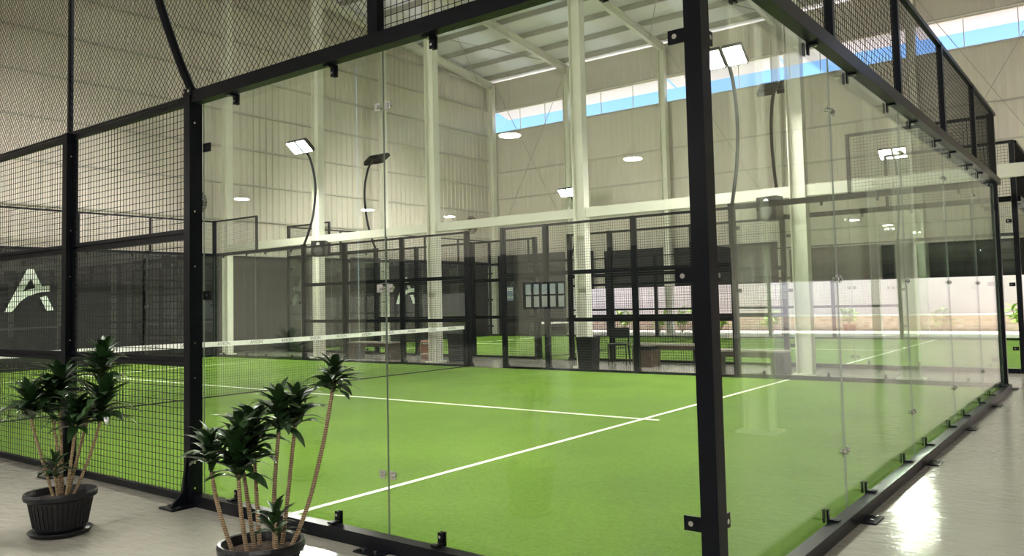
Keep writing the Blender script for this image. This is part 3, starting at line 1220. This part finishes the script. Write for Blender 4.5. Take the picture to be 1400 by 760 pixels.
def speaker(x, y, z, rz, label):
    root = thing('speaker_box', label, 'speaker', (x, y, z), rz, group='speaker boxes')
    MB().poly([(-0.2, -0.14, 0.0), (0.2, -0.14, 0.0), (0.16, 0.14, 0.0), (-0.16, 0.14, 0.0)], (0, 0, 0.42)).build('cabinet', 'bin_black', root)
    MB().tube([(0, -0.141, 0.14), (0, -0.15, 0.14)], 0.12, 16).build('woofer', 'fan_grey', root)
    MB().tube([(0, -0.141, 0.33), (0, -0.15, 0.33)], 0.05, 12).build('tweeter', 'chrome', root)
    MB().box(-0.05, 0.05, 0.14, 0.30, 0.18, 0.24).build('bracket', 'black_steel', root)


speaker(-15.75, 10.72, 2.72, R(30), 'black speaker box on the column by the gable end')
speaker(-3.5, 10.75, 2.72, R(-15), 'black speaker box on the column above the brown bench')

# ------------------------------------------------------------------ aisle furniture
def bench(x0, x1, y, label, h=0.44):
    root = thing('bench', label, 'bench', ((x0 + x1) / 2, y, 0), group='benches between the courts')
    L = (x1 - x0) / 2
    MB().box(-L, L, -0.2, 0.2, h - 0.03, h).build('seat_top', 'bench_top', root)
    MB().box(-L + 0.02, L - 0.02, -0.19, 0.19, h - 0.12, h - 0.03).build('seat_frame', 'bench_brown', root)
    for s in (-1, 1):
        a, b = sorted((s * L, s * (L - 0.24)))
        MB().box(a, b, -0.18, 0.18, 0, h - 0.12).build('leg', 'bench_brown', root)


bench(-4.75, -3.30, 10.72, 'dark brown box-legged bench beside the free-standing column near the glass')
bench(-7.05, -5.25, 12.15, 'brown bench with pale top behind the near court fence, by the stool')
bench(-15.0, -13.4, 11.2, 'brown bench near the gable end of the aisle')


def bin_(x, y, w, h, label):
    root = thing('waste_bin', label, 'bin', (x, y, 0), group='black waste bins')
    m = MB()
    m.v = [(-w * .44, -w * .40, 0), (w * .44, -w * .40, 0), (w * .44, w * .40, 0), (-w * .44, w * .40, 0),
           (-w * .5, -w * .45, h), (w * .5, -w * .45, h), (w * .5, w * .45, h), (-w * .5, w * .45, h)]
    for q in ((0, 3, 2, 1), (4, 5, 6, 7), (0, 1, 5, 4), (1, 2, 6, 5), (2, 3, 7, 6), (3, 0, 4, 7)):
        m.face(list(q))
    m.build('bin_body', 'bin_black', root)
    MB().box(-w * .52, w * .52, -w * .47, w * .47, h, h + 0.05).build('bin_lid', 'bin_black', root)


bin_(-7.26, 10.55, 0.36, 0.60, 'black waste bin with lid standing against a free-standing column')
bin_(-11.45, 11.35, 0.38, 0.62, 'black waste bin with lid near the net post end')

st = thing('box_stool', 'brown box stool with dark cushion lid in the aisle', 'stool', (-6.48, 11.55, 0))
MB().poly([(-0.2, -0.2, 0), (0.2, -0.2, 0), (0.2, 0.2, 0), (-0.2, 0.2, 0)], (0, 0, 0.34)).build('stool_body', 'bench_brown', st)
MB().box(-0.14, 0.17, -0.17, 0.17, 0.34, 0.42).build('cushion', 'bin_black', st)
br = thing('barrel_stool', 'orange brown barrel stool beside the aisle bench', 'stool', (-12.9, 11.8, 0))
MB().lathe([(0.15, 0), (0.19, 0.12), (0.2, 0.24), (0.18, 0.38), (0.15, 0.46)], 18).build('barrel_body', 'barrel', br, smooth=True)
for z in (0.1, 0.36):
    MB().lathe([(0.19, z), (0.197, z + 0.01), (0.197, z + 0.03), (0.19, z + 0.04)], 18).build('hoop', 'chrome', br)


def chair(x, y, rz, label):
    root = thing('folding_chair', label, 'chair', (x, y, 0), rz, group='dark chairs in the aisle')
    MB().box(-0.2, 0.2, -0.2, 0.2, 0.42, 0.45).build('seat', 'bin_black', root)
    MB().box(-0.2, 0.2, 0.18, 0.21, 0.56, 0.78).build('backrest', 'bin_black', root)
    for sx in (-1, 1):
        MB().tube([(sx * 0.19, -0.19, 0), (sx * 0.18, -0.18, 0.43)], 0.014, 6).build('leg', 'bin_black', root)
        MB().tube([(sx * 0.19, 0.22, 0), (sx * 0.18, 0.19, 0.43), (sx * 0.18, 0.195, 0.78)], 0.014, 6).build('leg', 'bin_black', root)


chair(-7.25, 11.75, R(20), 'small dark chair in the aisle near the bin')

# ------------------------------------------------------------------ yard outside
struct('ground', 'pale paved yard beyond the low opening',
       MB().box(-40, 30, YB + 0.3, 60, -0.15, -0.02).mesh('ground', 'outdoor_ground'))
yw = tag(MB().box(-36, 24, 31.0, 31.2, -0.02, 3.2).build('boundary_wall', 'outdoor_wall'), 'pale pink rendered boundary wall of the yard', 'wall')
yk = thing('planter_wall', 'low red brick planter wall in the yard', 'wall', (0, 29.4, -0.02))
MB().box(-32, 20, -0.12, 0.12, 0, 0.55).build('brick_band', 'far_brick', yk)
MB().box(-32, 20, -0.16, 0.16, 0.55, 0.6).build('coping', 'grey_kerb', yk)


def leaf_mesh(L, w, droop, seg=5, mat='dracaena_leaf'):
    m = MB()
    x, z, a = 0.0, 0.0, 0.0
    rows = []
    for i in range(seg + 1):
        t = i / seg
        ww = w * math.sin(math.pi * (0.12 + 0.80 * t)) if t < 1 else w * 0.06
        rows.append((x, z, ww))
        a -= droop / seg
        x += L / seg * math.cos(a)
        z += L / seg * math.sin(a)
    for (x, z, ww) in rows:
        m.v += [(x, -ww / 2, z + ww * 0.18), (x, 0, z), (x, ww / 2, z + ww * 0.18)]
    for i in range(seg):
        for k in (0, 1):
            a = i * 3 + k
            m.face([a, a + 1, a + 4, a + 3])
    me = m.mesh('leaf', mat)
    me.polygons.foreach_set('use_smooth', [True] * len(me.polygons))
    return me


SHL = [leaf_mesh(0.42, 0.10, 0.9, 4, 'shrub_leaf'), leaf_mesh(0.34, 0.12, 0.6, 4, 'shrub_leaf')]


def leafmat4(loc, az, el, roll, sc):
    return Matrix.Translation(loc) @ Matrix.Rotation(az, 4, 'Z') @ Matrix.Rotation(-el, 4, 'Y') @ Matrix.Rotation(roll, 4, 'X') @ Matrix.Scale(sc, 4)


def shrub(x, y, h, label, seed, potted=False):
    rn = random.Random(seed)
    root = thing('yard_shrub', label, 'plant', (x, y, -0.02), group='shrubs in the yard')
    z0 = 0.0
    if potted:
        MB().lathe([(0.15, 0), (0.22, 0.3), (0.24, 0.3), (0.24, 0.36)], 16).build('pot', 'terracotta', root)
        z0 = 0.34
    for k in range(6):
        a = rn.uniform(0, 6.28)
        top = Vector((0.28 * math.cos(a), 0.28 * math.sin(a), z0 + h * rn.uniform(0.45, 0.8)))
        stem = MB().tube([(0, 0, z0 - 0.02 if potted else 0), top * 0.5 + Vector((0, 0, z0 * 0.4)), top], 0.012, 5).build('stem', 'cane_bark', root)
        for q in range(11):
            t = rn.uniform(0.5, 1)
            add('leaf', rn.choice(SHL), stem, leafmat4(top * t, rn.uniform(0, 6.28), rn.uniform(0.1, 1.2), rn.uniform(-.5, .5), rn.uniform(0.7, 1.2) * h / 1.0))


for i, (x, y, h, l, p) in enumerate([(-15.6, 26.6, 1.1, 'bright green shrub in the yard beside the first free bay', 0),
                                     (-14.1, 27.0, 1.0, 'broad leafy shrub in the yard behind the fence posts by the bin', 0),
                                     (-12.9, 26.6, 1.15, 'low leafy green shrub in the yard behind the third cloth bay', 0),
                                     (-11.4, 26.7, 0.9, 'small shrub in the yard beside a wall column', 0),
                                     (-9.2, 26.6, 1.0, 'yellow green shrub in the yard behind the bench', 0),
                                     (-6.35, 26.2, 0.75, 'green plant in a terracotta pot in the yard', 1),
                                     (-3.6, 26.6, 1.0, 'feathery pale green shrub in the yard beyond the far court', 0),
                                     (-1.2, 26.3, 1.2, 'bright lime green plant in the yard beside the walkway end', 0)]):
    shrub(x, y, h, l, 40 + i, p)

# ------------------------------------------------------------------ potted dracaenas
LEAVES = [leaf_mesh(0.20, 0.052, 1.1, 6), leaf_mesh(0.185, 0.056, 0.8, 6), leaf_mesh(0.21, 0.052, 1.5, 6), leaf_mesh(0.17, 0.048, 0.6, 6)]


def pot(root, H, W, D, rz):
    mt = Matrix.Rotation(rz, 4, 'Z')
    sx, sy = W / 2, D / 2
    MB().lathe([(0.66, 0.03), (0.70, 0.045), (0.86, H - 0.045), (0.90, H - 0.05), (0.985, H - 0.04), (1.0, H - 0.015), (0.97, H),
                (0.90, H - 0.003), (0.86, H - 0.03), (0.84, H - 0.05)], 40, sx, sy).build('pot', 'pot_black', root, mt)
    fl = MB()
    for k in range(36):
        a = 2 * math.pi * k / 36
        c, s = math.cos(a), math.sin(a)
        fl.tube([(0.71 * sx * c, 0.71 * sy * s, 0.06), (0.845 * sx * c, 0.845 * sy * s, H - 0.06)], 0.006, 4)
    fl.build('pot_ribs', 'pot_black', root, mt, kind='stuff')
    MB().lathe([(0.70, 0.0), (0.80, 0.005), (0.88, 0.03), (0.86, 0.034), (0.78, 0.012)], 40, sx, sy).build('saucer', 'pot_black', root, mt, smooth=True)
    MB().lathe([(0.0, H - 0.03), (0.4, H - 0.032), (0.85, H - 0.045), (0.84, H - 0.07)], 40, sx, sy).build('soil', 'soil', root, mt)


def dracaena(label, loc, stems, H, W, D, rz, seed):
    rn = random.Random(seed)
    root = thing('potted_dracaena', label, 'potted plant', loc, group='potted dracaenas by the fence')
    pot(root, H, W, D, rz)
    for (pts, n, sc, lean) in stems:
        pts = [Vector(p) for p in pts]
        sm = []
        for i in range(len(pts) - 1):
            p0, p1, p2, p3 = pts[max(i - 1, 0)], pts[i], pts[i + 1], pts[min(i + 2, len(pts) - 1)]
            for k in range(5):
                t = k / 5
                sm.append(0.5 * (2 * p1 + (p2 - p0) * t + (2 * p0 - 5 * p1 + 4 * p2 - p3) * t * t + (3 * p1 - p0 - 3 * p2 + p3) * t ** 3))
        sm.append(pts[-1])
        d = (pts[-1] - pts[-2]).normalized()
        ax = (d + Vector((0, 0, 1.2))).normalized()
        tip = pts[-1] + ax * 0.15 * sc
        sm.append(pts[-1] + ax * 0.1 * sc)
        sm.append(tip)
        r = [0.0105 - 0.002 * min(1, i / (len(sm) - 3)) for i in range(len(sm))]
        stem = MB().tube(sm, r, 8).build('stem', 'cane_bark', root, smooth=True)
        for q in range(n):
            t = q / (n - 1)
            base = pts[-1] + ax * (0.0 + 0.15 * t) * sc
            az = q * 2.39996 + rn.uniform(-.2, .2)
            el = R(42 + 38 * t ** 1.2) + rn.uniform(-.3, .3)
            add('leaf', rn.choice(LEAVES[:3] if t < 0.75 else LEAVES), stem,
                leafmat4(base, az, el, rn.uniform(-.3, .3), sc * rn.uniform(0.85, 1.15) * (1.12 - 0.2 * t)))


dracaena('multi-stemmed potted dracaena in an oval black pot beside the mesh fence', (-3.97, -0.95, 0), [
    ([(-0.007, -0.03, 0.20), (-0.059, -0.095, 0.50), (-0.088, -0.142, 0.72)], 42, 1.0, 0),
    ([(-0.037, 0.01, 0.20), (-0.078, 0.016, 0.47), (-0.132, 0.001, 0.74)], 42, 1.0, 0),
    ([(-0.053, 0.035, 0.20), (-0.105, 0.046, 0.558), (-0.12, 0.042, 0.80)], 42, 1.05, 0),
    ([(0.056, 0.005, 0.20), (0.116, 0.013, 0.489), (0.148, 0.019, 0.655)], 40, 0.95, 0),
    ([(0.051, 0.039, 0.20), (0.144, 0.109, 0.476), (0.196, 0.148, 0.69)], 48, 1.15, 0),
    ([(-0.02, 0.047, 0.20), (0.01, 0.133, 0.602), (0.077, 0.208, 0.95)], 44, 1.0, 0),
    ([(0.04, -0.032, 0.20), (0.043, -0.043, 0.30), (0.045, -0.053, 0.36)], 18, 0.65, 0)], 0.27, 0.42, 0.36, R(60), 1)
dracaena('multi-stemmed potted dracaena with long bare ringed canes in front of the glass pane', (-1.75, -1.04, 0), [
    ([(-0.086, -0.09, 0.28), (-0.115, -0.149, 0.508), (-0.111, -0.184, 0.678)], 34, 0.72, 0),
    ([(0.002, -0.074, 0.28), (0.014, -0.115, 0.485), (0.024, -0.132, 0.628)], 40, 0.92, 0),
    ([(-0.024, -0.018, 0.28), (-0.047, -0.036, 0.493), (-0.053, -0.065, 0.702)], 40, 0.85, 0),
    ([(-0.048, 0.026, 0.28), (-0.084, 0.037, 0.473), (-0.112, 0.041, 0.725)], 40, 0.85, 0),
    ([(0.048, 0.036, 0.28), (0.049, 0.037, 0.556), (0.05, 0.063, 0.825)], 42, 0.82, 0),
    ([(0.024, 0.094, 0.28), (0.031, 0.123, 0.503), (0.043, 0.158, 0.821)], 40, 0.82, 0),
    ([(0.118, 0.064, 0.28), (0.188, 0.117, 0.491), (0.243, 0.159, 0.754), (0.264, 0.2, 0.993)], 40, 0.72, 0),
    ([(0.121, -0.009, 0.28), (0.13, -0.015, 0.34), (0.138, -0.021, 0.372)], 22, 0.62, 0)], 0.33, 0.395, 0.35, R(37), 2)
